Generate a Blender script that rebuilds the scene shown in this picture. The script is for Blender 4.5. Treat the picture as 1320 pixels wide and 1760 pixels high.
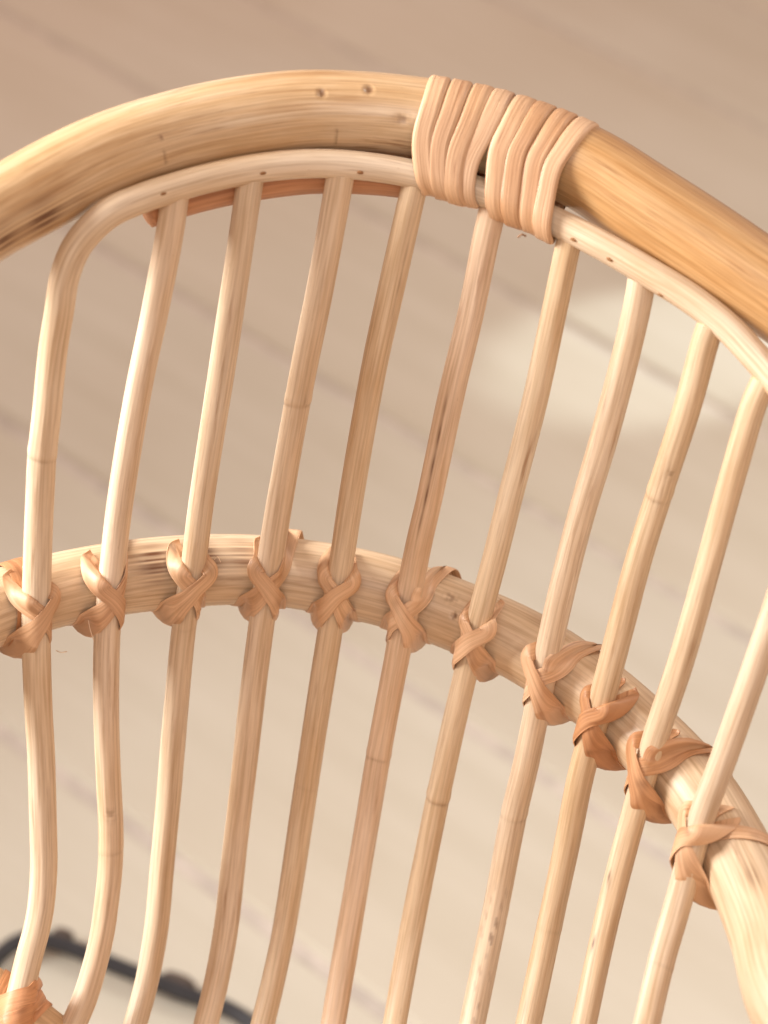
import bpy, math, random
import numpy as np
from mathutils import Vector, Matrix

for o in list(bpy.data.objects):
    bpy.data.objects.remove(o, do_unlink=True)
SC = bpy.context.scene
COL = SC.collection
rng = random.Random(7)

# ------------------------------------------------------------------ camera
PITCH, ROLL, CAM_H, LENS = math.radians(36), math.radians(12), 1.25, 85.0
FPX = LENS / 36.0 * 1760.0
FW = np.array([0, math.cos(PITCH), -math.sin(PITCH)])
_r0 = np.array([1.0, 0, 0]); _u0 = np.array([0, math.sin(PITCH), math.cos(PITCH)])
RT = math.cos(ROLL) * _r0 + math.sin(ROLL) * _u0
UP = -math.sin(ROLL) * _r0 + math.cos(ROLL) * _u0
CP = np.array([0, 0, CAM_H])
cam = bpy.data.cameras.new('camera')
cam.sensor_fit = 'VERTICAL'; cam.sensor_height = 36; cam.lens = LENS
cam.clip_start = 0.05; cam.clip_end = 100
cam.dof.use_dof = True; cam.dof.focus_distance = 1.0; cam.dof.aperture_fstop = 7.0
cam.dof.aperture_blades = 0
camo = bpy.data.objects.new('camera', cam); COL.objects.link(camo)
M = Matrix.Identity(4)
for i in range(3):
    M[i][0], M[i][1], M[i][2], M[i][3] = RT[i], UP[i], -FW[i], CP[i]
camo.matrix_world = M
SC.camera = camo

# ------------------------------------------------------------------ light
w = bpy.data.worlds.new('World'); SC.world = w; w.use_nodes = True
bg = w.node_tree.nodes['Background']
bg.inputs[0].default_value = (1.0, 0.675, 0.54, 1); bg.inputs[1].default_value = 0.52

def lamp(name, kind, loc, target, energy, color, **kw):
    d = bpy.data.lights.new(name, kind); d.energy = energy; d.color = color
    for k, v in kw.items(): setattr(d, k, v)
    o = bpy.data.objects.new(name, d); COL.objects.link(o)
    o.location = loc
    o.rotation_euler = (Vector(target) - Vector(loc)).to_track_quat('-Z', 'Y').to_euler()
    return o
lamp('window_light', 'AREA', (-1.05, 0.74, 1.04), (-0.02, 0.88, 0.66), 6.6, (1.0, 0.98, 0.97),
     shape='RECTANGLE', size=0.45, size_y=0.6, spread=math.radians(80))
lamp('floor_fill', 'AREA', (1.1, 1.9, 2.3), (0.45, 1.7, 0.0), 5.0, (0.94, 1.0, 0.97),  # added overhead fill to brighten the floor, no real fixture
     shape='DISK', size=0.8, spread=math.radians(100))
lamp('front_fill', 'AREA', (0.0, -0.6, 2.05), (0.1, 1.3, 0.1), 9.5, (1.0, 1.0, 1.0),  # soft fill added above and behind the camera for the chair's front
     shape='DISK', size=1.3)
lamp('pink_fill', 'AREA', (-1.3, 3.5, 1.3), (-0.3, 2.5, 0.0), 1.0, (1.0, 0.42, 0.34),  # added pink fill for the far left floor, no wall behind it
     shape='RECTANGLE', size=1.2, size_y=0.8, spread=math.radians(80))
lamp('patch_light', 'SPOT', (1.57, 3.28, 1.2), (0.235, 2.08, 0.0), 125, (0.90, 1.0, 1.0),
     spot_size=math.radians(6.6), spot_blend=0.5, shadow_soft_size=0.02)
SC.view_settings.view_transform = 'Standard'
SC.view_settings.look = 'None'
SC.view_settings.exposure = 0.16
SC.view_settings.gamma = 1.0
SC.view_settings.use_curve_mapping = False

# ------------------------------------------------------------------ maths
def nrm(v): return v / (np.linalg.norm(v) + 1e-12)
def ray(x, y): return FW + RT * ((x - 660) / FPX) - UP * ((y - 880) / FPX)   # depth 1 along the axis
def at(x, y, d): return CP + ray(x, y) * d
def on_plane(x, y, p0, n):
    r = ray(x, y); return CP + r * (np.dot(p0 - CP, n) / np.dot(r, n))
def depth_of(p): return float(np.dot(p - CP, FW))
def pix(p):
    q = p - CP; d = np.dot(q, FW)
    return np.array([660 + FPX * np.dot(q, RT) / d, 880 - FPX * np.dot(q, UP) / d])

def resample(P, n, smooth=0):
    """centripetal Catmull-Rom through P, then n equally spaced points"""
    P = np.asarray(P, float)
    P = np.vstack([2 * P[0] - P[1], P, 2 * P[-1] - P[-2]])
    out = []
    for i in range(1, len(P) - 2):
        p0, p1, p2, p3 = P[i - 1], P[i], P[i + 1], P[i + 2]
        t0 = 0; t1 = t0 + np.linalg.norm(p1 - p0) ** .5; t2 = t1 + np.linalg.norm(p2 - p1) ** .5
        t3 = t2 + np.linalg.norm(p3 - p2) ** .5
        for t in np.linspace(t1, t2, 40, endpoint=False):
            a1 = (t1 - t) / (t1 - t0) * p0 + (t - t0) / (t1 - t0) * p1
            a2 = (t2 - t) / (t2 - t1) * p1 + (t - t1) / (t2 - t1) * p2
            a3 = (t3 - t) / (t3 - t2) * p2 + (t - t2) / (t3 - t2) * p3
            b1 = (t2 - t) / (t2 - t0) * a1 + (t - t0) / (t2 - t0) * a2
            b2 = (t3 - t) / (t3 - t1) * a2 + (t - t1) / (t3 - t1) * a3
            out.append((t2 - t) / (t2 - t1) * b1 + (t - t1) / (t2 - t1) * b2)
    out.append(P[-2]); Q = np.array(out)
    s = np.concatenate([[0], np.cumsum(np.linalg.norm(np.diff(Q, axis=0), axis=1))])
    u = np.linspace(0, s[-1], n)
    Q = np.stack([np.interp(u, s, Q[:, k]) for k in range(Q.shape[1])], 1)
    for _ in range(smooth):
        Q[1:-1] = .25 * Q[:-2] + .5 * Q[1:-1] + .25 * Q[2:]
    return Q

def tangents(Q):
    T = np.gradient(Q, axis=0)
    return T / np.linalg.norm(T, axis=1)[:, None]

# ------------------------------------------------------------------ objects
def link(name, me, mat, parent=None, tint=None):
    o = bpy.data.objects.new(name, me); COL.objects.link(o)
    if mat is not None and not me.materials: me.materials.append(mat)
    if parent is not None: o.parent = parent
    if tint is not None: o.color = (*tint, 1)
    return o

def mesh(name, verts, faces, rc=None, stain=None, smooth=True):
    me = bpy.data.meshes.new(name)
    me.from_pydata([tuple(v) for v in verts], [], faces)
    if rc is not None:
        a = me.attributes.new('rc', 'FLOAT_VECTOR', 'POINT')
        a.data.foreach_set('vector', np.asarray(rc, np.float32).ravel())
    a = me.attributes.new('stain', 'FLOAT', 'POINT')
    if stain is not None:
        a.data.foreach_set('value', np.asarray(stain, np.float32).ravel())
    if smooth: me.polygons.foreach_set('use_smooth', [True] * len(me.polygons))
    me.update()
    return me

def tube(name, Q, r, mat, parent, *a, rs=None, **k):
    return _tube(name, Q, r, mat, parent, *a, rscale=rs, **k)
def _tube(name, Q, r, mat, parent, seg=48, tint=None, seed=0, lobes=0.0, wob=0.01, nodes=(), marks=(), closed=False, cap=True, rscale=None):
    """A cane along Q. nodes: (fraction, ring strength). marks: (world point, kind, size) worn into the skin."""
    n = len(Q); T = tangents(Q)
    L = np.concatenate([[0], np.cumsum(np.linalg.norm(np.diff(Q, axis=0), axis=1))])
    N = np.zeros_like(Q)
    v = np.array([0.3, -0.5, 0.8]); v = nrm(v - T[0] * np.dot(v, T[0])); N[0] = v
    for i in range(1, n):
        v = v - T[i] * np.dot(v, T[i]); v = nrm(v); N[i] = v
    B = np.cross(T, N)
    rg = np.random.RandomState(seed + 11)
    th = np.linspace(0, 2 * np.pi, seg, endpoint=False)
    p = rg.rand(8) * 6.28
    rl = r * (1 + wob * np.sin(L * 31 + p[0]) + wob * .7 * np.sin(L * 73 + p[1]))
    if rscale is not None: rl = rl * rscale
    RR = rl[:, None] * (1 + lobes * (np.cos(2 * th + p[2])[None] * .45 + np.cos(3 * th + p[3] + 0)[None] * .5
         + .5 * np.cos(5 * th + p[4])[None] * np.sin(L * 9 + p[5])[:, None]))
    stain = np.zeros((n, seg))
    for f, k in nodes:
        l0 = f * L[-1] + .0008 * np.sin(th + p[6])[None]
        g = np.exp(-((L[:, None] - l0) / .0022) ** 2)
        RR += k * r * .05 * g - k * r * .03 * np.exp(-((L[:, None] - l0 - .0025) / .0009) ** 2)
        stain += .30 * k * np.exp(-((L[:, None] - l0 - .0022) / .0008) ** 2) * (.4 + .6 * (np.sin(th * 2 + p[7] + f * 20) > -.2))[None]
        teeth = np.clip(np.sin(th * 14 + p[3])[None], 0, 1) * np.exp(-np.clip(L[:, None] - l0 - .002, 0, None) / .003) * (L[:, None] > l0 + .002)
        stain += .35 * k * teeth * np.clip(np.sin(th + p[1] + f * 9), 0, 1)[None]
    V = Q[:, None] + RR[..., None] * (np.cos(th)[None, :, None] * N[:, None] + np.sin(th)[None, :, None] * B[:, None])
    for (pt, kind, sz) in marks:
        dv = V - np.asarray(pt)[None, None]
        d = np.linalg.norm(dv, axis=2)
        al = np.einsum('ijk,k->ij', dv, T[int(np.argmin(np.linalg.norm(Q - pt, axis=1)))])
        ac = np.sqrt(np.maximum(d * d - al * al, 0))
        inward = -(V - Q[:, None]) / RR[..., None]
        if kind == 'dent':
            e = np.sqrt((al / 1.0) ** 2 + (ac / 1.0) ** 2) / sz
            V += inward * (sz * .55 * np.exp(-e ** 2 * 1.6) - sz * .06 * np.exp(-((e - 1.25) / .35) ** 2))[..., None]
            stain += .75 * np.exp(-((e - .55) / .4) ** 2) * (.35 + .65 * (al > -sz * .25))
        elif kind == 'knot':
            e = np.sqrt((al / 1.4) ** 2 + ac ** 2) / sz
            stain += .55 * np.exp(-e ** 2) * np.clip(.55 + .6 * np.sin(ac / sz * 5 + al / sz * 2.3) + .3 * np.sin(al / sz * 7), 0, 1)
            V += inward * (sz * .18 * np.exp(-e ** 2))[..., None]
        elif kind == 'tick':                     # thin mark across the cane
            stain += .95 * np.exp(-((al - .00035 * np.sin(ac / sz * 2.5)) / .00042) ** 2) * np.exp(-(ac / sz) ** 4) * (.45 + .55 * np.sin(ac / sz * 4 + sz * 1e4) ** 2)
        elif kind == 'smudge':                   # long brown streaks
            st = np.clip(np.sin(th * 23 + p[4] + 2 * np.sin(th * 7))[None] * .6 + np.sin(th * 57 + L[:, None] * 30)*.5 + .72, 0, 1)
            stain += 1.25 * st * np.exp(-(al / sz) ** 4) * np.exp(-(ac / (sz * .30)) ** 2) * (.75 + .25 * np.sin(al * 300))
        elif kind == 'split':                    # long thin dark split
            stain += 1.1 * np.exp(-(ac / .0005) ** 2) * np.exp(-(al / sz) ** 4) * (.6 + .4 * np.sin(al * 230 + 1) ** 2)
        elif kind == 'scar':                     # scattered flecks
            f_ = (np.sin(th * 19 + L[:, None] * 420 + p[0]) * np.sin(th * 11 - L[:, None] * 260 + p[1]))
            stain += .6 * np.clip(f_ * 1.6 * (1 + np.sin(L * 97 + p[2])[:, None] * np.sin(th * 6 + L[:, None] * 61 + p[3])) - .7, 0, 1) * np.exp(-(al / sz) ** 4) * np.exp(-(ac / .004) ** 2)
    rc = np.stack([np.broadcast_to(np.cos(th) * r, (n, seg)), np.broadcast_to(np.sin(th) * r, (n, seg)),
                   np.broadcast_to((L + seed * 1.37)[:, None], (n, seg))], 2)
    verts = V.reshape(-1, 3); rcv = rc.reshape(-1, 3); st = np.clip(stain, 0, 1).reshape(-1)
    idx = np.arange(n * seg).reshape(n, seg)
    a = idx[:-1]; b = idx[1:]
    F = np.stack([a, np.roll(a, -1, 1), np.roll(b, -1, 1), b], 2).reshape(-1, 4).tolist()
    if closed:
        a, b = idx[-1], idx[0]
        F += [[int(a[k]), int(a[(k + 1) % seg]), int(b[(k + 1) % seg]), int(b[k])] for k in range(seg)]
    elif cap:
        # slightly rounded sawn ends
        for e, sgn in ((0, -1), (n - 1, 1)):
            base = len(verts)
            ring = Q[e] + (V[e] - Q[e]) * .82 + T[e] * sgn * r * .10
            verts = np.vstack([verts, ring, (Q[e] + T[e] * sgn * r * .12)[None]])
            rcv = np.vstack([rcv, rc[e] * [.8, .8, 1], [[0, 0, rc[e, 0, 2]]]]); st = np.concatenate([st, np.zeros(seg + 1)])
            for k in range(seg):
                k2 = (k + 1) % seg
                q = [int(idx[e, k]), int(idx[e, k2]), base + k2, base + k]
                t = [base + k, base + k2, base + seg]
                if sgn < 0: q = q[::-1]; t = t[::-1]
                F.append(q); F.append(t)
    me = mesh(name, verts, F, rcv, st)
    return link(name, me, mat, parent, tint)

# ------------------------------------------------------------------ materials
def new_mat(name):
    m = bpy.data.materials.new(name); m.use_nodes = True
    nt = m.node_tree; return m, nt, nt.nodes['Principled BSDF']
def nd(nt, t, **kw):
    n = nt.nodes.new(t)
    for k, v in kw.items():
        if k in n.inputs: n.inputs[k].default_value = v
        else: setattr(n, k, v)
    return n
def ramp(nt, stops):
    n = nt.nodes.new('ShaderNodeValToRGB'); e = n.color_ramp.elements
    e[0].position, e[0].color = stops[0][0], (*stops[0][1], 1)
    e[1].position, e[1].color = stops[-1][0], (*stops[-1][1], 1)
    for p, c in stops[1:-1]:
        x = e.new(p); x.color = (*c, 1)
    return n
def mix(nt, fac, a, b, mode='MIX'):
    n = nt.nodes.new('ShaderNodeMix'); n.data_type = 'RGBA'; n.blend_type = mode
    for sock, v in ((n.inputs[0], fac), (n.inputs[6], a), (n.inputs[7], b)):
        if hasattr(v, 'is_output'): nt.links.new(v, sock)
        else: sock.default_value = v if not isinstance(v, tuple) else (*v, 1)
    return n.outputs[2]
def g3(v): return (v, v, v)

def cane_mat(name, light, mid, dark, streak, streak_amt=.5, rough=.5, coat=0., fine=1., bump=.25, stain_col=(.13, .045, .014)):
    m, nt, bs = new_mat(name); L = nt.links
    at_ = nd(nt, 'ShaderNodeAttribute', attribute_name='rc')
    st = nd(nt, 'ShaderNodeAttribute', attribute_name='stain')
    oi = nd(nt, 'ShaderNodeObjectInfo')
    off = nd(nt, 'ShaderNodeVectorMath', operation='SCALE'); L.new(oi.outputs['Random'], off.inputs['Scale'])
    off.inputs[0].default_value = (0.3, 0.2, 9.0)
    add = nd(nt, 'ShaderNodeVectorMath', operation='ADD'); L.new(at_.outputs['Vector'], add.inputs[0]); L.new(off.outputs[0], add.inputs[1])
    def noise(sx, sz, detail=3, rough_=.55, dist=0.):
        mp = nd(nt, 'ShaderNodeMapping'); mp.inputs['Scale'].default_value = (sx, sx, sz)
        L.new(add.outputs[0], mp.inputs['Vector'])
        n = nd(nt, 'ShaderNodeTexNoise'); n.inputs['Scale'].default_value = 1
        n.inputs['Detail'].default_value = detail; n.inputs['Roughness'].default_value = rough_; n.inputs['Distortion'].default_value = dist
        L.new(mp.outputs[0], n.inputs['Vector']); return n.outputs['Fac']
    fib = noise(900 * fine, 26, 3)              # fibres
    broad = noise(160 * fine, 7, 3, .6, .4)     # soft bands along the cane
    cloud = noise(45, 16, 4, .6)                # slow change of tone
    stk = noise(480 * fine, 34, 3, .6)          # dark streaks
    pore = noise(1500, 230, 2, .6)              # short flecks
    base = ramp(nt, [(.30, dark), (.48, mid), (.68, light)]); 
    mx = nd(nt, 'ShaderNodeMath', operation='MULTIPLY_ADD'); L.new(broad, mx.inputs[0]); mx.inputs[1].default_value = .5
    m2 = nd(nt, 'ShaderNodeMath', operation='MULTIPLY'); L.new(cloud, m2.inputs[0]); m2.inputs[1].default_value = .5
    L.new(m2.outputs[0], mx.inputs[2]); L.new(mx.outputs[0], base.inputs[0])
    c = base.outputs[0]
    fr = ramp(nt, [(.30, (.70, .63, .55)), (.62, (1.07, 1.07, 1.07))]); L.new(fib, fr.inputs[0])
    c = mix(nt, .75, c, fr.outputs[0], 'MULTIPLY')
    sr = ramp(nt, [(.54, g3(0)), (.72, g3(1))]); L.new(stk, sr.inputs[0])
    sm = ramp(nt, [(.45, g3(0)), (.68, g3(1))]); L.new(cloud, sm.inputs[0])
    sf = nd(nt, 'ShaderNodeMath', operation='MULTIPLY'); L.new(sr.outputs[0], sf.inputs[0]); L.new(sm.outputs[0], sf.inputs[1])
    sg = nd(nt, 'ShaderNodeMath', operation='MULTIPLY'); L.new(sf.outputs[0], sg.inputs[0]); sg.inputs[1].default_value = streak_amt
    c = mix(nt, sg.outputs[0], c, streak)
    pr = ramp(nt, [(.70, g3(0)), (.80, g3(1))]); L.new(pore, pr.inputs[0])
    pf = nd(nt, 'ShaderNodeMath', operation='MULTIPLY'); L.new(pr.outputs[0], pf.inputs[0]); pf.inputs[1].default_value = .35
    c = mix(nt, pf.outputs[0], c, streak)
    c = mix(nt, 1.0, c, oi.outputs['Color'], 'MULTIPLY')
    tn = nd(nt, 'ShaderNodeAttribute', attribute_name='tone')     # deeper cane colour, plus shade painted in where the hoop comes out bright
    c = mix(nt, tn.outputs['Fac'], c, mix(nt, 1.0, c, (.84, .70, .52), 'MULTIPLY'))
    c = mix(nt, st.outputs['Fac'], c, stain_col)
    L.new(c, bs.inputs['Base Color'])
    bs.inputs['Roughness'].default_value = rough
    rr = nd(nt, 'ShaderNodeMath', operation='MULTIPLY_ADD'); L.new(fib, rr.inputs[0]); rr.inputs[1].default_value = .25; rr.inputs[2].default_value = rough - .12
    L.new(rr.outputs[0], bs.inputs['Roughness'])
    bs.inputs['Coat Weight'].default_value = coat; bs.inputs['Coat Roughness'].default_value = .22
    bp = nd(nt, 'ShaderNodeBump'); bp.inputs['Strength'].default_value = bump; bp.inputs['Distance'].default_value = .0006
    hs = nd(nt, 'ShaderNodeMath', operation='ADD'); L.new(fib, hs.inputs[0]); L.new(broad, hs.inputs[1])
    L.new(hs.outputs[0], bp.inputs['Height']); L.new(bp.outputs[0], bs.inputs['Normal'])
    return m

M_POLE = cane_mat('varnished_rattan', (.72, .56, .37), (.64, .435, .235), (.47, .26, .10), (.24, .09, .026), 1.0, .34, .5, 1.15, .25)
M_MID = cane_mat('pale_rattan_pole', (.77, .615, .43), (.70, .52, .33), (.57, .38, .21), (.30, .135, .055), .7, .46, .1, .8, .22)
M_ROD = cane_mat('peeled_rattan', (.78, .655, .50), (.73, .575, .40), (.62, .43, .245), (.32, .15, .06), .7, .5, .05, 1., .3)
M_STRIP = cane_mat('binding_cane', (.72, .51, .33), (.63, .405, .24), (.46, .245, .115), (.24, .08, .025), .9, .5, .06, 1.3, .45)
M_SHADED = cane_mat('shaded_rattan', (.66, .36, .20), (.56, .27, .13), (.44, .18, .075), (.25, .08, .03), .5, .5, .0, 1., .25)  # filler cane: shade under the hoop is put into this redder colour

def plain(name, col, rough=.5, metal=0., nscale=40, namt=.15):
    m, nt, bs = new_mat(name)
    tc = nd(nt, 'ShaderNodeTexCoord'); n = nd(nt, 'ShaderNodeTexNoise'); n.inputs['Scale'].default_value = nscale
    nt.links.new(tc.outputs['Object'], n.inputs['Vector'])
    r = ramp(nt, [(.3, tuple(c * (1 - namt) for c in col)), (.7, tuple(min(1, c * (1 + namt)) for c in col))])
    nt.links.new(n.outputs['Fac'], r.inputs[0]); nt.links.new(r.outputs[0], bs.inputs['Base Color'])
    bs.inputs['Roughness'].default_value = rough; bs.inputs['Metallic'].default_value = metal
    return m
M_BLACK = plain('black_powder_coat', (.030, .031, .035), .38)
M_RUBBER = plain('grey_rubber', (.10, .075, .06), .7)
M_PIN = plain('rusty_nail', (.30, .14, .05), .6)
M_DARK = plain('frayed_fibre', (.30, .16, .08), .7)
M_WISP = plain('pale_fibre', (.75, .58, .40), .7)

m, nt, bs = new_mat('painted_boards'); M_FLOOR = m
tc = nd(nt, 'ShaderNodeTexCoord'); oi = nd(nt, 'ShaderNodeObjectInfo')
ad = nd(nt, 'ShaderNodeVectorMath', operation='ADD'); nt.links.new(tc.outputs['Object'], ad.inputs[0]); nt.links.new(oi.outputs['Random'], ad.inputs[1])
mp = nd(nt, 'ShaderNodeMapping'); mp.inputs['Scale'].default_value = (2.5, 30, 1); nt.links.new(ad.outputs[0], mp.inputs['Vector'])
n1 = nd(nt, 'ShaderNodeTexNoise', Scale=1.0, Detail=5.0); nt.links.new(mp.outputs[0], n1.inputs['Vector'])
n2 = nd(nt, 'ShaderNodeTexNoise', Scale=2.2, Detail=4.0); nt.links.new(ad.outputs[0], n2.inputs['Vector'])
r1 = ramp(nt, [(.3, (.69, .665, .555)), (.7, (.745, .725, .62))]); nt.links.new(n1.outputs['Fac'], r1.inputs[0])
r2 = ramp(nt, [(.35, (.93, .90, .87)), (.65, (1, 1, 1))]); nt.links.new(n2.outputs['Fac'], r2.inputs[0])
r3 = ramp(nt, [(0., (.93, .925, .915)), (1., (1.03, 1.02, 1.0))]); nt.links.new(oi.outputs['Random'], r3.inputs[0])
nt.links.new(mix(nt, 1., mix(nt, 1., r1.outputs[0], r2.outputs[0], 'MULTIPLY'), r3.outputs[0], 'MULTIPLY'), bs.inputs['Base Color'])
bs.inputs['Roughness'].default_value = .75; bs.inputs['Specular IOR Level'].default_value = .2
M_GAP = plain('board_gap_filler', (.63, .58, .51), .8)

# ------------------------------------------------------------------ floor
PL_ANG = math.radians(-31.5)
pd = np.array([math.cos(PL_ANG), math.sin(PL_ANG), 0]); pn = np.array([-pd[1], pd[0], 0])
def floor_off(x, y): return float(np.dot(on_plane(x, y, np.zeros(3), np.array([0, 0, 1.])), pn))
o1 = floor_off(640, 370); o2 = floor_off(715, 775); o4 = floor_off(330, 1490)
PW = (o1 - o4) / 3.0
s = 7.0
me = mesh('floor', [(-s, -s + 2, -.005), (s, -s + 2, -.005), (s, s + 2, -.005), (-s, s + 2, -.005)], [[0, 1, 2, 3]])
floor = link('floor', me, M_GAP); floor['kind'] = 'structure'
GAP = .014
def board_mesh(length, width, h=.02, bev=.004):
    v = []; 
    for (x, sx) in ((-length / 2, 1), (length / 2, -1)):
        for y, z in ((-width / 2, -h), (-width / 2, -bev), (-width / 2 + bev, 0), (width / 2 - bev, 0), (width / 2, -bev), (width / 2, -h)):
            v.append((x, y, z))
    f = [[k, k + 1, k + 7, k + 6][::-1] for k in range(5)] + [[5, 4, 3, 2, 1, 0][::-1], [6, 7, 8, 9, 10, 11][::-1]]
    return mesh('plank', v, f, smooth=False)
bm_ = board_mesh(9.0, PW - GAP); bm_.materials.append(M_FLOOR)
for k in range(-11, 19):
    c = o4 + (k + .5) * PW
    o = bpy.data.objects.new('plank', bm_); COL.objects.link(o); o.parent = floor
    ctr = pn * c + pd * rng.uniform(-.3, .3)
    o.location = (ctr[0], ctr[1], rng.uniform(-.0006, .0006)); o.rotation_euler = (0, 0, PL_ANG)

# ------------------------------------------------------------------ the chair
R_MAIN, R_MID, R_ROD, R_SP = .0166, .0155, .0057, .0053
Z = np.array([0, 0, 1.])
chair = bpy.data.objects.new('rattan_chair', None); COL.objects.link(chair)
chair['label'] = 'pale rattan armchair with spindle back bound by cane strips on black metal base'
chair['category'] = 'chair'

# outer hoop: lies in a plane that dips towards the arms
mp0 = at(820, 232, .965); an = math.radians(20)
mpl = np.array([0, -math.sin(an), math.cos(an)])
hp = [(-560, 1150), (-480, 900), (-340, 680), (-180, 500), (-60, 400), (33, 345), (186, 267), (335, 221), (485, 196), (557, 192), (691, 200), (850, 230), (1000, 286),
      (1109, 356), (1277, 467), (1420, 570), (1580, 740), (1700, 960), (1740, 1200)]
H3 = [on_plane(x, y, mp0, mpl) for x, y in hp]
H3 = [np.array(p) for p in ((-.226, .470, .435), (-.229, .478, .52), (-.229, .510, .62))] + H3 + [np.array(p) for p in ((.246, .560, .63), (.247, .520, .52), (.240, .500, .415))]
MAIN = resample(H3, 1900, 60)
MAINP = np.array([pix(p) for p in MAIN]); MAIND = np.array([depth_of(p) for p in MAIN])
def near(Pp, x, y): return int(np.argmin((Pp[:, 0] - x) ** 2 + (Pp[:, 1] - y) ** 2))

# middle hoop: level
mz = at(640, 1012, 1.045)
cp = [(-180, 1140), (-60, 1066), (60, 1024), (165, 1000), (300, 983), (433, 979), (550, 992), (670, 1018), (800, 1064), (903, 1112), (1030, 1196),
      (1126, 1282), (1206, 1373), (1284, 1510), (1325, 1610), (1365, 1745)]
M3 = [on_plane(x, y, mz, Z) for x, y in cp]
zz = mz[2]
M3 = [np.array((-.226, .508, zz)), np.array((-.213, .590, zz))] + M3 + [np.array((.220, .580, zz)), np.array((.243, .553, zz))]
MID = resample(M3, 1500, 40)
MIDP = np.array([pix(p) for p in MID]); MIDD = np.array([depth_of(p) for p in MID])
MIDT = tangents(MID)

# inner rod runs under the hoop, turns down at the left and becomes the first upright
rod_px = [(1560, 900), (1440, 765), (1352, 676), (1307, 623), (1251, 563), (1187, 513), (1116, 469), (1037, 423), (958, 383), (840, 334), (705, 298), (620, 285), (540, 281), (450, 288), (370, 303), (300, 322), (240, 342), (183, 369), (134, 420), (111, 475)]
s1_px = [(102, 532), (91, 600), (80, 710), (72, 783), (68, 860), (64, 960), (62, 1100), (66, 1220), (70, 1287), (74, 1423), (75, 1490), (70, 1557), (62, 1600), (51, 1640), (33, 1717), (22, 1765), (12, 1810)]
sp_px = [
 [(303, 322), (292, 400), (267, 533), (239, 667), (207, 860), (193, 980), (184, 1100), (183, 1227), (187, 1340), (191, 1423), (190, 1490), (183, 1557), (177, 1600), (166, 1650), (146, 1717), (129, 1757)],
 [(432, 296), (407, 467), (382, 633), (347, 860), (333, 970), (318, 1067), (301, 1240), (290, 1373), (279, 1490), (269, 1596), (252, 1690), (233, 1760)],
 [(586, 290), (582, 317), (549, 500), (522, 633), (481, 860), (462, 980), (449, 1078), (436, 1180), (419, 1333), (404, 1460), (389, 1596), (372, 1690), (355, 1760)],
 [(716, 303), (705, 350), (671, 500), (642, 633), (602, 860), (587, 960), (564, 1100), (542, 1240), (522, 1373), (487, 1600), (468, 1690), (451, 1760)],
 [(852, 338), (837, 400), (810, 533), (778, 667), (737, 860), (720, 933), (684, 1120), (655, 1273), (627, 1440), (600, 1600), (573, 1760)],
 [(982, 395), (974, 433), (946, 567), (917, 700), (876, 860), (851, 960), (828, 1048), (791, 1200), (757, 1355), (708, 1600), (679, 1760)],
 [(1106, 458), (1097, 517), (1070, 633), (1034, 767), (1006, 860), (979, 960), (948, 1092), (904, 1311), (883, 1399), (852, 1560), (811, 1760)],
 [(1224, 552), (1213, 583), (1181, 700), (1138, 833), (1098, 960), (1063, 1092), (1040, 1180), (998, 1333), (976, 1443), (951, 1560), (908, 1760)],
 [(1316, 650), (1298, 690), (1265, 800), (1248, 860), (1221, 960), (1171, 1136), (1127, 1267), (1090, 1399), (1048, 1560), (1004, 1760)],
 [(1432, 758), (1400, 850), (1345, 1010), (1318, 1090), (1272, 1224), (1241, 1311), (1208, 1399), (1163, 1560), (1137, 1650), (1111, 1760)],
]
def rod_depth(x, y):
    i = near(MAINP, x, y); dpx = math.hypot(MAINP[i, 0] - x, MAINP[i, 1] - y)
    off = dpx / FPX * MAIND[i]
    tot = R_MAIN + R_ROD + .0004
    return MAIND[i] - .0098
def rail_y(x): return 1743 + .72 * (x - 22)

def mid_cross(px):
    """where an upright passes in front of the middle hoop: index in px polyline param, hoop index"""
    Q = resample(np.array(px, float), 600)
    best = None
    for k in range(600):
        i = near(MIDP, Q[k, 0], Q[k, 1]); d = np.hypot(*(MIDP[i] - Q[k]))
        if best is None or d < best[0]: best = (d, k, i)
    return Q, best[1], best[2]

def build_upright(px, top_depth_fn=None, lead=None):
    px = list(px)
    a, b = np.array(px[-2], float), np.array(px[-1], float); d = (b - a) / np.linalg.norm(b - a)
    while b[1] < min(rail_y(b[0]) + 6, 1850):
        b = b + d * 25; px.append(tuple(b))
    Q, km, im = mid_cross(px)
    y0, d0 = px[0][1], rod_depth(*px[0]) + .0016
    rdir = nrm(ray(*Q[km]))
    dt = .075 / 790
    sd = nrm(at(*Q[min(km + 30, 599)], 1.05 + dt * 40) - at(*Q[max(km - 30, 0)], 1.05 - dt * 40))
    n = nrm(np.cross(MIDT[im], sd))
    dm = MIDD[im] - (R_MID + R_SP + .0003) / max(.55, abs(np.dot(rdir, n)))
    ym = Q[km, 1]
    return px, Q, km, im, y0, d0, ym, dm

uprights = []
# first upright = rod end
px_full = rod_px + s1_px
_, Q1, k1, i1, _, _, ym1, dm1 = build_upright([(120, 450)] + s1_px)
def depth_profile(y, y0, d0, ym, dm):
    sl = (dm - d0) / (ym - y0)
    d = d0 + (y - y0) * sl if y < ym else dm + (y - ym) * min(max(sl, 6e-5), 1.3e-4)
    if y > 1400: d -= .034 * ((y - 1400) / 360) ** 2 if y < 1900 else .034 * (500 / 360) ** 2 + .00018 * (y - 1900)
    return d
P1 = []
yb, db = 369, rod_depth(183, 369)
for x, y in rod_px: P1.append(at(x, y, rod_depth(x, y) if x > 160 else depth_profile(y, yb, db, ym1, dm1)))
for x, y in s1_px: P1.append(at(x, y, depth_profile(y, yb, db, ym1, dm1)))
ROD = resample(P1, 1500, 12)
uprights.append((ROD, i1))
marks1 = [(at(98, 665, .97), 'split', .012), (at(92, 700, .97), 'smudge', .012)]
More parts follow.
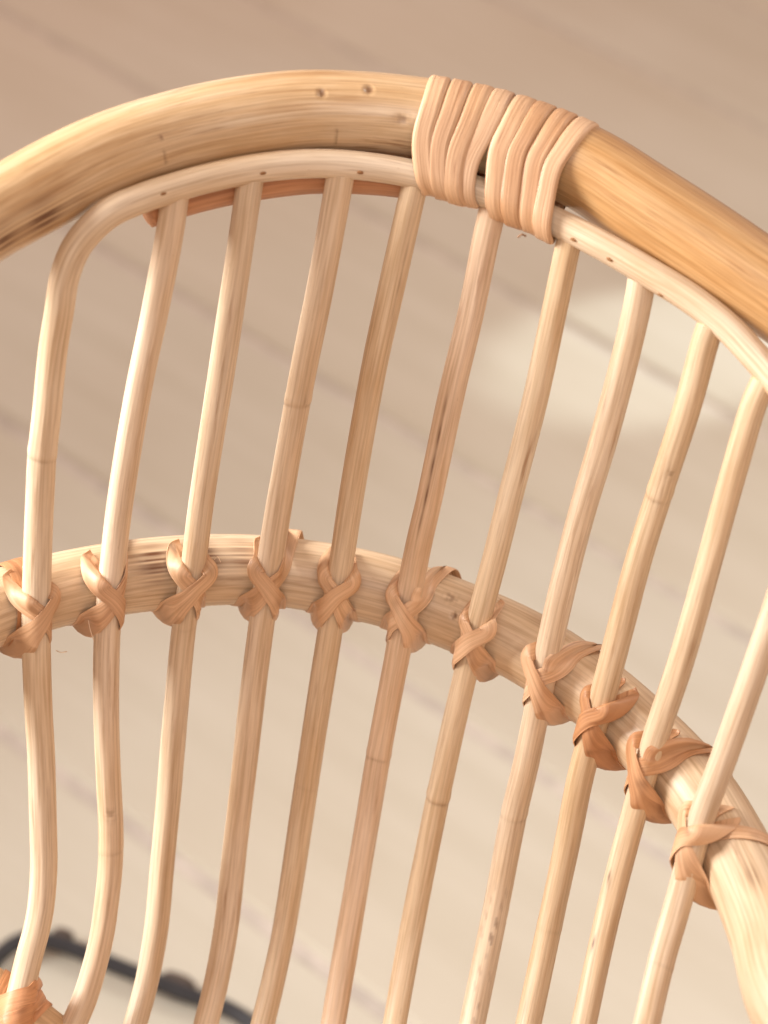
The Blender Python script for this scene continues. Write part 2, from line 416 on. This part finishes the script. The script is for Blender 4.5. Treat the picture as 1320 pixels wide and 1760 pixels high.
RODP = np.array([pix(p) for p in ROD]); RODT = tangents(ROD)
tube('rod_frame', ROD, R_ROD, M_ROD, chair, 40, (1.0, .99, .97), 3, .03, .012, nodes=((.645, .7),), marks=())

rail_px = [(-330, 1560), (-150, 1630), (-60, 1684), (22, 1743), (80, 1788), (180, 1862), (330, 1965), (520, 2060), (760, 2130), (1010, 2150)]
j = near(RODP, 30, 1738); dr = depth_of(ROD[j]) + .0145 + R_ROD
RAILPTS = [at(x, y, dr + .00002 * (x - 22)) for x, y in rail_px]
RAILPTS += [np.array(p) for p in ((.215, .640, .398), (.252, .560, .402), (.243, .455, .408), (.17, .36, .414), (.0, .315, .418), (-.17, .36, .424), (-.235, .47, .434), (-.246, .60, .452))]
RAIL = resample(RAILPTS + RAILPTS[:1], 900)
for _ in range(20): RAIL[:-1] = .25 * np.roll(RAIL[:-1], 1, 0) + .5 * RAIL[:-1] + .25 * np.roll(RAIL[:-1], -1, 0)
RAIL = RAIL[:-1]
RAILT = np.roll(RAIL, -1, 0) - np.roll(RAIL, 1, 0); RAILT /= np.linalg.norm(RAILT, axis=1)[:, None]
RAILP = np.array([pix(p) for p in RAIL])

tints = [(1, .97, .95), (.95, .93, .90), (.99, .96, .93), (.97, .93, .86), (1.0, .93, .90), (.96, .93, .87), (1, .98, .96), (.94, .88, .78), (.96, .91, .83), (1, .99, .98), (.98, .95, .9)]
nodez = [((.75, .4),), ((.45, .2),), ((.215, .9),), ((.60, .2),), ((.55, .6),), ((.57, 1.0),), ((.55, .5),), ((.165, .7), (.62, .3)), ((.4, .2),), ((.5, .4),)]
scar = {3: [((690, 480), 'split', .02)], 4: [((745, 790), 'split', .035)], 6: [((1010, 790), 'split', .03), ((835, 1640), 'scar', .035)], 2: [((520, 720), 'split', .012)], 5: [],
        8: [((1035, 1560), 'split', .05)], 0: [((190, 1400), 'knot', .0022)], 7: [((1152, 815), 'knot', .0016)]}
for k, px in enumerate(sp_px):
    px2, Q, km, im, y0, d0, ym, dm = build_upright(px)
    pts = [at(x, y, depth_profile(y, y0, d0, ym, dm)) for x, y in px2]
    e = pts[-1]
    if px2[-1][1] > 1845:                                   # below the picture: on down to the seat rail
        tx = e[0] * 1.05 - .006
        m_ = [q for q in RAIL if q[1] > .58]; tgt = min(m_, key=lambda q: abs(q[0] - tx)).copy() + np.array([0, -.012, .012])
        pts += [e * .5 + tgt * .5 + np.array([0, .006, 0]), tgt]
    S = resample(pts, 900, 25)
    dr_ = np.array([np.min(np.linalg.norm(ROD - q, axis=1)) for q in S[:120]])
    S = S[int(np.argmin(dr_)):]
    dr_ = np.array([np.min(np.linalg.norm(ROD - q, axis=1)) for q in S[:120]])
    S = S[int(np.argmax(dr_ > .0038)):]
    uprights.append((S, im))
    SPp = np.array([pix(p) for p in S])
    mk = []
    for (mxy, kind, sz) in scar.get(k, ()):
        j = near(SPp, *mxy)
        mk.append((at(mxy[0], mxy[1], depth_of(S[j]) - R_SP * .95), kind, sz))
    tube('spindle', S, R_SP * rng.uniform(.96, 1.04), M_ROD, chair, 36, tints[k], 20 + k, .055, .014, nodes=nodez[k], marks=mk)

def front(Pp, D, x, y, r):
    i = near(Pp, x, y); off = math.hypot(Pp[i, 0] - x, Pp[i, 1] - y) / FPX * D[i]
    return at(x, y, D[i] - math.sqrt(max(r * r - off * off, 1e-9)))
mk = [(front(MAINP, MAIND, 552, 162, R_MAIN), 'dent', .0021), (front(MAINP, MAIND, 633, 156, R_MAIN), 'dent', .0023), (front(MAINP, MAIND, 693, 205, R_MAIN), 'knot', .0024),
      (front(MAINP, MAIND, 284, 272, R_MAIN), 'tick', .0030), (front(MAINP, MAIND, 577, 240, R_MAIN), 'tick', .0042), (front(MAINP, MAIND, 275, 237, R_MAIN), 'tick', .0012),
      (front(MAINP, MAIND, 60, 385, R_MAIN), 'smudge', .022)]
hoop_o = tube('outer_hoop', MAIN, R_MAIN, M_POLE, chair, 120, (1, 1, 1), 1, .006, .012, nodes=((.08, .4), (.93, .4)), marks=mk, rs=1 + .05 * np.clip((MAINP[:, 0] - 800) / 450, 0, 1))
ta = hoop_o.data.attributes.new('tone', 'FLOAT', 'POINT'); tv = np.zeros(len(hoop_o.data.vertices), np.float32)
tv[:len(MAIN) * 120] = np.repeat(np.clip((MAINP[:, 0] - 760) / 260, 0, 1), 120); ta.data.foreach_set('value', tv)
mk = [(front(MIDP, MIDD, 325, 962, R_MID), 'smudge', .030), (front(MIDP, MIDD, 775, 1028, R_MID), 'knot', .0026), (front(MIDP, MIDD, 780, 1058, R_MID), 'dent', .0016),
      (front(MIDP, MIDD, 1290, 1500, R_MID), 'smudge', .012), (front(MIDP, MIDD, 441, 947, R_MID), 'knot', .0007)]
tube('arm_hoop', MID, R_MID, M_MID, chair, 110, (1, 1, 1), 2, .008, .012, marks=mk)

# filler cane under the outer hoop, sawn off at the left
fp = []
i0, i1_ = near(MAINP, 222, 262), near(MAINP, 752, 208)
TM = tangents(MAIN)
for i in range(i0, i1_, 12):
    t = TM[i]; dn = -UP - t * np.dot(-UP, t); dn = nrm(dn); nn = nrm(np.cross(t, dn)); 
    if np.dot(nn, FW) > 0: nn = -nn
    fp.append(MAIN[i] + nrm(dn * .985 - nn * .17) * (R_MAIN + .0078))
tube('filler_cane', resample(fp, 400), .0078, M_SHADED, chair, 36, (1, 1, 1), 5, .02, .01)

# ------------------------------------------------------------------ cane strips
def ribbon(name, lanes, mat, parent, tint, seed, thick=.00065, wmax=.0037):
    """lanes: array (lanes, n, 3) -> strip with real thickness and slightly soft edges"""
    A = np.asarray(lanes); k, n, _ = A.shape
    du = np.gradient(A, axis=1); dv = np.gradient(A, axis=0)
    N = np.cross(du, dv); N /= np.linalg.norm(N, axis=2)[..., None] + 1e-12
    Lm = np.concatenate([[0], np.cumsum(np.linalg.norm(np.diff(A[k // 2], axis=0), axis=1))])
    u = np.linspace(-1, 1, k)
    edge = np.clip(1.2 - .6 * np.abs(u) ** 8, .5, 1)[:, None, None]
    top = A + N * thick * .5 * edge; bot = A - N * thick * .5 * edge
    rc1 = np.zeros((k, n, 3)); rc1[..., 0] = (u * wmax)[:, None]; rc1[..., 2] = Lm[None] + seed * .77
    rc2 = rc1.copy(); rc2[..., 1] = .002
    v = np.vstack([top.reshape(-1, 3), bot.reshape(-1, 3)] * 2); rcv = np.vstack([rc1.reshape(-1, 3), rc2.reshape(-1, 3)] * 2)
    idx = np.arange(k * n).reshape(k, n); o = k * n; w2 = 2 * o     # rim faces use their own vertices: crisp edges
    F = []
    for a in range(k - 1):
        for b in range(n - 1):
            q = [int(idx[a, b]), int(idx[a, b + 1]), int(idx[a + 1, b + 1]), int(idx[a + 1, b])]
            F.append(q); F.append([x + o for x in q][::-1])
    def rim(p, q): F.append([int(p) + w2, int(q) + w2, int(q) + o + w2, int(p) + o + w2])
    for b in range(n - 1):
        rim(idx[0, b + 1], idx[0, b]); rim(idx[k - 1, b], idx[k - 1, b + 1])
    for a in range(k - 1):
        rim(idx[a, 0], idx[a + 1, 0]); rim(idx[a + 1, n - 1], idx[a, n - 1])
    rg = np.random.RandomState(seed)
    st = np.zeros((k, n))
    for _ in range(5):                     # brown stains of the cane's skin
        c, ww = rg.rand() * Lm[-1], .0012 + .003 * rg.rand(); uu = rg.uniform(-1, 1)
        st += rg.uniform(.1, .45) * np.exp(-((Lm[None] - c) / ww) ** 2 - ((u[:, None] - uu) / .5) ** 2)
    st = np.clip(np.concatenate([st.ravel()] * 4), 0, .75)
    return link(name, mesh(name, v, F, rcv, st), mat, parent, tint)

def upper_hull(x, y):
    """heights of the taut line above the profile"""
    h = []
    for i in range(len(x)):
        while len(h) >= 2:
            a, b = h[-2], h[-1]
            if (y[b] - y[a]) * (x[i] - x[a]) <= (y[i] - y[a]) * (x[b] - x[a]): h.pop()
            else: break
        h.append(i)
    return np.interp(x, x[h], y[h])

def strip(parent, frame, Rh, rs, ctrl, over, seed, tint, width=.0072, tail_b=(.010, 0.0), head=None, n_under=0):
    """One strip of a cross binding. frame = (origin on hoop axis, hoop dir h, s, n, spindle dir (h,s)).
    ctrl: (a along hoop, b along spindle) in mm; first n_under points pass beneath the spindle."""
    O, h, s_, n_, (sh, ss), dist = frame
    C = np.array([(a * .001 + b * .001 * sh, b * .001 * ss) for a, b in ctrl])
    P = resample(C, 64, 3)
    frac_under = 0
    if n_under:
        d = np.hypot(P[:, 0] - C[n_under - 1, 0], P[:, 1] - C[n_under - 1, 1]); frac_under = int(np.argmin(d))
    T = np.gradient(P, axis=0); T /= np.linalg.norm(T, axis=1)[:, None]
    for _ in range(6): T[1:-1] = (T[:-2] + 2 * T[1:-1] + T[2:]) / 4
    W = np.stack([-T[:, 1], T[:, 0]], 1)
    lanes = []
    base = Rh + .0005
    re = rs + (.0013 if over else .0004)
    sc = max(Rh + rs, dist)
    for u in np.linspace(-1, 1, 9):
        q = P + W * (u * width / 2)
        sq = np.clip(q[:, 1], -Rh * .985, Rh * .985)
        hh = np.sqrt(np.maximum(base ** 2 - sq ** 2, 0))
        dp = np.abs(q[:, 0] * ss - q[:, 1] * sh)
        sphh = np.where(dp < re, sc + np.sqrt(np.maximum(re ** 2 - dp ** 2, 0)), -1)
        prof = np.maximum(hh, sphh); prof[:frac_under] = hh[:frac_under]
        ln = np.concatenate([[0], np.cumsum(np.linalg.norm(np.diff(q, axis=0), axis=1))])
        k = frac_under
        prof[k:] = upper_hull(ln[k:], prof[k:])
        for _ in range(1): prof[1:-1] = .25 * prof[:-2] + .5 * prof[1:-1] + .25 * prof[2:]
        pts = [O + h * q[i, 0] + s_ * q[i, 1] + n_ * prof[i] for i in range(len(q))]
        # tail: round the hoop's underside and away behind
        a0, sg = q[-1, 0], 1
        ang0 = math.atan2(q[-1, 1], prof[-1]); r0 = math.hypot(q[-1, 1], prof[-1])
        for j in range(1, 15):
            f = j / 14; ang = ang0 + (math.radians(200) - ang0) * f; rr = r0 + (base + .0002 - r0) * min(1, f * 2.2)
            pts.append(O + h * (a0 + tail_b[0] * f) + s_ * rr * math.sin(ang) + n_ * rr * math.cos(ang))
        if head is not None:                # head: comes over the hoop's top from behind, a little slack
            a0 = q[0, 0]; ang0 = math.atan2(q[0, 1], prof[0]); r0 = math.hypot(q[0, 1], prof[0]); pre = []
            for j in range(1, 17):
                f = j / 16; ang = ang0 + (math.radians(-190) - ang0) * f
                rr = r0 + (base + .0002 - r0) * min(1, f * 3) + head[1] * math.sin(min(1, f * 1.5) * math.pi) ** 2
                pre.append(O + h * (a0 + head[0] * f) + s_ * rr * math.sin(ang) + n_ * rr * math.cos(ang))
            pts = pre[::-1] + pts
        lanes.append(pts)
    lanes = np.array(lanes)
    for _ in range(1): lanes[:, 1:-1] = .25 * lanes[:, :-2] + .5 * lanes[:, 1:-1] + .25 * lanes[:, 2:]
    return ribbon('strip', lanes, M_STRIP, parent, tint, seed)

def hoop_loop(parent, Q, T, i, R, a_mm, slant, seed, tint, width=.0078, a0=0, a1=360, lift=0.):
    """strip wound round a hoop at point i; slant = mm of travel along the hoop, front to back"""
    t = T[i]; O = Q[i] + t * a_mm * .001
    n_ = -FW - t * np.dot(-FW, t); n_ = nrm(n_); s_ = nrm(np.cross(n_, t)); 
    if np.dot(s_, UP) > 0: s_ = -s_
    lanes = []
    for u in np.linspace(-1, 1, 7):
        pts = []
        for k in range(61):
            f = k / 60; ang = math.radians(a0 + (a1 - a0) * f)
            r = R + .0006 + lift * math.sin(f * math.pi)
            pts.append(O + t * (slant * .001 * math.sin(ang) + u * width / 2) + s_ * r * math.sin(ang) + n_ * r * math.cos(ang))
        lanes.append(pts)
    return ribbon('strip', np.array(lanes), M_STRIP, parent, tint, seed)

btint = [(1.0, .95, .9), (1.08, 1.02, .98), (1.1, 1.06, 1.0), (1.1, 1.08, 1.05), (1.12, 1.08, 1.02), (1.12, 1.1, 1.08), (1.14, 1.12, 1.1), (1.12, 1.08, 1.05), (.88, .68, .52), (.98, .82, .68), (1.14, 1.1, 1.05), (1, 1, 1)]
def bind(Q, im, idx, hoopQ, hoopT, Rh, rs, seed, foot=False):
    h = hoopT[im]
    if np.dot(h, RT) < 0: h = -h
    j = int(np.argmin(np.linalg.norm(Q - hoopQ[im], axis=1)))
    # closest approach, refined on both curves
    best = (9, im, j)
    for ii in range(max(0, im - 60), min(len(hoopQ), im + 60), 2):
        dd = np.linalg.norm(Q - hoopQ[ii], axis=1); jj = int(np.argmin(dd))
        if dd[jj] < best[0]: best = (dd[jj], ii, jj)
    _, im, j = best
    h = nrm(hoopT[im] * np.sign(np.dot(hoopT[im], RT)))
    sd = nrm(Q[min(j + 8, len(Q) - 1)] - Q[j - 8])
    if np.dot(sd, UP) > 0: sd = -sd
    n_ = nrm(np.cross(h, sd)); 
    if np.dot(n_, FW) > 0: n_ = -n_
    s_ = nrm(sd - h * np.dot(sd, h))
    frame = (hoopQ[im], h, s_, n_, (float(np.dot(sd, h)), float(np.dot(sd, s_))), float(best[0]))
    g = bpy.data.objects.new('cane_binding', None); COL.objects.link(g); g.parent = chair
    r = random.Random(seed); J = lambda v: v + r.uniform(-.6, .6)
    E = Rh * 1000 / frame[4][1]
    tint = btint[idx % len(btint)]
    under_l = [(-1.5, J(-14.)), (-4.5, J(-12.8)), (-6.2, J(-10.)), (0, J(-3.0)), (J(4.8), 4.2), (J(7.0), 8.6)]
    under_r = [(-a, b) for a, b in under_l]
    dx_ = 3.0 if idx >= 5 else .8
    top_r = [(9.6 - dx_, -E * .95), (8.4 - dx_ * .8, -12.2), (6.4 - dx_ * .1, J(-9.4)), (0, J(-3.0)), (J(-4.8), 4.2), (J(-7.0), 8.6)]
    if foot:
        strip(g, frame, Rh, rs, [(8.5, -11.5), (5.5, -6.5), (0, -1.5), (-6, 4), (-9.5, 8.5)], True, seed, tint, width=.0105, tail_b=(-.006, 0), head=(.006, .0))
        strip(g, frame, Rh, rs, [(7.5, -2.5), (4.5, 1), (0, 6.0), (-5, 10.5)], True, seed + 1, tint, width=.0085, tail_b=(-.006, 0), head=(.006, .0))
    elif idx % 2 == 0:       # strip rising to the right lies on top
        strip(g, frame, Rh, rs, under_l, False, seed, tint, tail_b=(.012, 0), n_under=2)
        strip(g, frame, Rh, rs, under_r, True, seed + 1, tint, tail_b=(-.006, 0), n_under=2)
    else:
        strip(g, frame, Rh, rs, top_r, False, seed, tint, tail_b=(-.006, 0), head=(.011, .0022))
        strip(g, frame, Rh, rs, under_l, True, seed + 1, tint, tail_b=(.006, 0), n_under=2)
    return g

groups = []
for k, (Q, im) in enumerate(uprights):
    groups.append(bind(Q, im, k, MID, MIDT, R_MID, R_SP, 100 + 7 * k))
hoop_loop(groups[0], MID, MIDT, near(MIDP, 22, 1038), R_MID + .0007, 0, -3.5, 501, (.86, .64, .48), .0115)
hoop_loop(groups[10], MID, MIDT, near(MIDP, 1268, 1470), R_MID, 0, -7, 502, btint[10], .0072)

# the wide winding that ties the rod to the outer hoop
wind = bpy.data.objects.new('cane_winding', None); COL.objects.link(wind); wind.parent = chair
ia, ib = near(MAINP, 731, 204), near(MAINP, 1000, 286)
LM = np.concatenate([[0], np.cumsum(np.linalg.norm(np.diff(MAIN, axis=0), axis=1))])
def sstep(x): x = max(0., min(1., x)); return x * x * (3 - 2 * x)
def coil(l, lean, tint, seed, width, skew, bulge):
    i = int(np.argmin(abs(LM - l))); t = TM[i]; O = MAIN[i]
    # rod centre in the cross-section plane
    dd = (ROD - O) @ t; cand = np.where(np.abs(RODP[:, 0] - MAINP[i, 0]) < 160)[0]
    j = cand[int(np.argmin(np.abs(dd[cand] + np.where(RODP[cand, 1] > 460, 9, 0))))]
    c = ROD[j] - O; c = c - t * np.dot(c, t); L = np.linalg.norm(c); e1 = c / L; e2 = np.cross(t, e1)
    if np.dot(e2, FW) > 0: e2 = -e2          # e2 towards the camera
    R1, R2 = R_MAIN + .0008, R_ROD + .0012 + bulge
    # support function of two circles -> taut loop
    K = 160; ph = np.linspace(0, 2 * np.pi, K, endpoint=False)
    a = math.acos((R1 - R2) / L)
    pts = []
    for p in np.linspace(a, 2 * np.pi - a, 60): pts.append((R1 * math.cos(p), R1 * math.sin(p)))
    for p in np.linspace(-a, a, 40): pts.append((L + R2 * math.cos(p), R2 * math.sin(p)))
    pts = np.array(pts + [pts[0]])
    q = resample(pts, 121)[:-1]
    for _ in range(14): q = (np.roll(q, 1, 0) + 2 * q + np.roll(q, -1, 0)) / 4
    q = np.roll(q, -int(np.argmin(q[:, 1])), axis=0)      # the strip's ends meet at the back
    cen = np.array([L * .35, 0.])
    prof_u = np.array([-1, -.985, -.93, -.8, -.5, 0, .5, .8, .93, .985, 1.])
    V = []; rc = []
    per = np.concatenate([[0], np.cumsum(np.linalg.norm(np.diff(q, axis=0), axis=1))])
    tanq = np.roll(q, -1, 0) - np.roll(q, 1, 0); tanq /= np.linalg.norm(tanq, axis=1)[:, None]
    nq = np.stack([tanq[:, 1], -tanq[:, 0]], 1)
    if np.mean(np.sum(nq * (q - cen), 1)) < 0: nq = -nq
    for k in range(len(q)):
        down = q[k, 0] / L
        xa = math.atan2(q[k, 1], -(q[k, 0] - cen[0])) / math.pi
        shift = lean * sstep((abs(xa) - .5) / .5) * 1.1 + (skew * 1.1 * xa ** 1.15 * (1 - xa ** 6) if xa > 0 else 0.)
        wsc = 1.02 - .02 * max(0, min(1, down)) + .012 * math.sin(per[k] * 160 + seed * 1.7) + .008 * math.sin(per[k] * 410 + seed)
        for u in prof_u:
            z = .0009 * max(0, 1 - abs(u) ** 14) + .00018 * (1 - u * u) + .00012 * math.sin(u * 5 + seed)
            p2 = q[k] + nq[k] * (z - .0003)
            V.append(O + e1 * p2[0] + e2 * p2[1] + t * (shift + u * width / 2 * wsc)); rc.append((u * .004, .003, per[k] + seed * .77))
    m_ = len(prof_u); n = len(q); F = []
    for k in range(n):
        k2 = (k + 1) % n
        for b in range(m_ - 1):
            F.append([k * m_ + b, k * m_ + b + 1, k2 * m_ + b + 1, k2 * m_ + b])
    me = mesh('coil', V, F, rc)
    rg = np.random.RandomState(seed)
    return link('coil', me, M_STRIP, wind, tint)
n_c = 8
step = (LM[ib] - LM[ia]) / n_c
sgnT = 1 if np.dot(TM[ia], RT) > 0 else -1
for k in range(n_c):
    l = LM[ia] + (k + .5) * step
    fan = [.0022, .0010, -.0004, -.0018, .0036, .0040, .0044, .0048][k]
    tt = [(1.10, 1.08, 1.04), (.99, .93, .87), (1.02, .97, .90), (1.05, 1.04, 1.03), (1.06, 1.02, .96), (.96, .88, .79), (1.02, .95, .87), (1.08, 1.06, 1.03)][k]
    coil(l, sgnT * fan, tt, 300 + k, abs(step) * 1.0, sgnT * (-.0082 + .0003 * k - .0004 * (k % 2)), .0003 * (k % 3) + (.0014 if k > 3 else .0002))

# nails through the rod into the uprights
for (x, y) in ((281, 333), (452, 298), (619, 297), (985, 412), (1047, 446), (1135, 507)):
    j = near(RODP, x, y); r = R_ROD; D = depth_of(ROD[j])
    off = math.hypot(*(RODP[j] - (x, y))) / FPX * D
    p = at(x, y, D - math.sqrt(max(r * r - off * off, 1e-9)))
    nn = nrm(p - ROD[j]); t = RODT[j]; b = np.cross(nn, t)
    V = []; 
    for lev, sc in ((-.0008, 1.), (.00015, 1.), (.0003, .7)):
        for k in range(14):
            a = 2 * math.pi * k / 14
            V.append(p + nn * lev + (t * math.cos(a) * .0013 + b * math.sin(a) * .0006) * sc)
    F = [[l * 14 + k, l * 14 + (k + 1) % 14, (l + 1) * 14 + (k + 1) % 14, (l + 1) * 14 + k] for l in (0, 1) for k in range(14)] + [list(range(28, 42))]
    link('nail', mesh('nail', V, F), M_PIN, chair)

# ------------------------------------------------------------------ seat rail, seat and metal base
tube('seat_rail', RAIL, .0125, M_MID, chair, 48, (.92, .82, .68), 8, 0., 0., closed=True)
ir = near(RAILP, 26, 1745)
btint[0] = (1.0, .74, .56)
g = bind(ROD, ir, 0, RAIL, RAILT, .0125, R_ROD, 801, True)
hoop_loop(g, RAIL, RAILT, near(RAILP, -8, 1722), .0125, 0, 2, 802, (1.1, .85, .65), .0075)
ctr = RAIL.mean(0); V = []; F = []; rc = []
NR, NA = 10, 90
for a in range(NR + 1):
    for b in range(NA):
        q = RAIL[b * len(RAIL) // NA]; f = a / NR
        p = ctr * (1 - f) + q * f - Z * (.006 + .03 * (1 - f * f))
        V.append(p); rc.append((p[0], .01, p[1]))
for a in range(NR):
    for b in range(NA):
        F.append([a * NA + b, a * NA + (b + 1) % NA, (a + 1) * NA + (b + 1) % NA, (a + 1) * NA + b])
seat_o = link('seat_panel', mesh('seat_panel', V, F, rc), M_MID, chair, (.95, .9, .85))
sol = seat_o.modifiers.new('thickness', 'SOLIDIFY'); sol.thickness = .008

# sled base: rear bar on the floor, its corner rounded at the left
Z1 = np.array([0, 0, .013])
bar_px = [(420, 1900), (-40, 1760), (-28, 1690), (2, 1640), (45, 1614), (100, 1622), (209, 1664), (318, 1708), (409, 1744), (700, 1862), (1000, 1985), (1300, 2105)]
b3 = [on_plane(x, y, Z1, Z) for x, y in bar_px[1:]]
b3 = b3[:-3] + [np.array(p) for p in ((.20, .935, .013), (.245, .89, .013), (.252, .80, .013), (.252, .50, .013), (.235, .43, .013), (.17, .40, .013), (-.17, .40, .013), (-.235, .43, .013), (-.25, .50, .013), (-.25, .60, .013))]
BAR = resample(b3 + b3[:1], 900, 3)[:-1]
tube('base_bar', BAR, .0058, M_BLACK, chair, 24, None, 0, 0, 0, closed=True)
for a_, b_ in (((-.25, .52, .013), (-.225, .48, .425)), ((.252, .52, .013), (.235, .47, .40)), ((.252, .76, .013), (.225, .62, .39)), ((.1, .40, .013), (.09, .345, .405)), ((-.1, .40, .013), (-.09, .345, .405))):
    tube('leg', resample([np.array(a_), (np.array(a_) + np.array(b_)) / 2, np.array(b_)], 20), .0058, M_BLACK, chair, 20)
BARP = np.array([pix(p) for p in BAR])
for xa, xb in ((84, 118), (268, 330)):
    gq = []
    for x in np.linspace(xa, xb, 4):
        i = near(BARP, x, 1622 + (x - 100) * .41)
        q = BAR[i].copy(); t = tangents(BAR)[i]; back = np.cross(t, Z); back = back if back[1] > 0 else -back
        gq.append(q + back * (.0085 + .0012 * math.sin((x - xa) / (xb - xa) * 3.14)) + np.array([0, 0, -.003]))
    gq = resample(gq, 40)
    tube('floor_glide', gq, .0062, M_RUBBER, chair, 24, None, 0, 0, 0, rs=np.sqrt(np.clip(1 - np.abs(np.linspace(-1, 1, 40)) ** 3, .08, 1)))

# ------------------------------------------------------------------ loose fibres at the bindings
def wisp(px, d, r, mat, par):
    tube('loose_fibre', resample([at(x, y, d + dd) for x, y, dd in px], 24), r, mat, par, 6)
wisp([(152, 1066, .002), (155, 1082, 0), (161, 1100, .002)], 1.0, .00022, M_WISP, groups[1])
wisp([(96, 1118, 0), (104, 1121, 0), (115, 1120, -.002)], 1.015, .0002, M_WISP, groups[0])
wisp([(890, 408, 0), (897, 403, -.001), (904, 406, 0)], .935, .0004, M_DARK, wind)
wisp([(368, 962, 0), (374, 957, -.001), (379, 966, -.002)], 1.015, .0002, M_WISP, groups[2])
wisp([(60, 1092, 0), (52, 1072, -.002), (64, 1052, 0)], .995, .0002, M_WISP, groups[0])
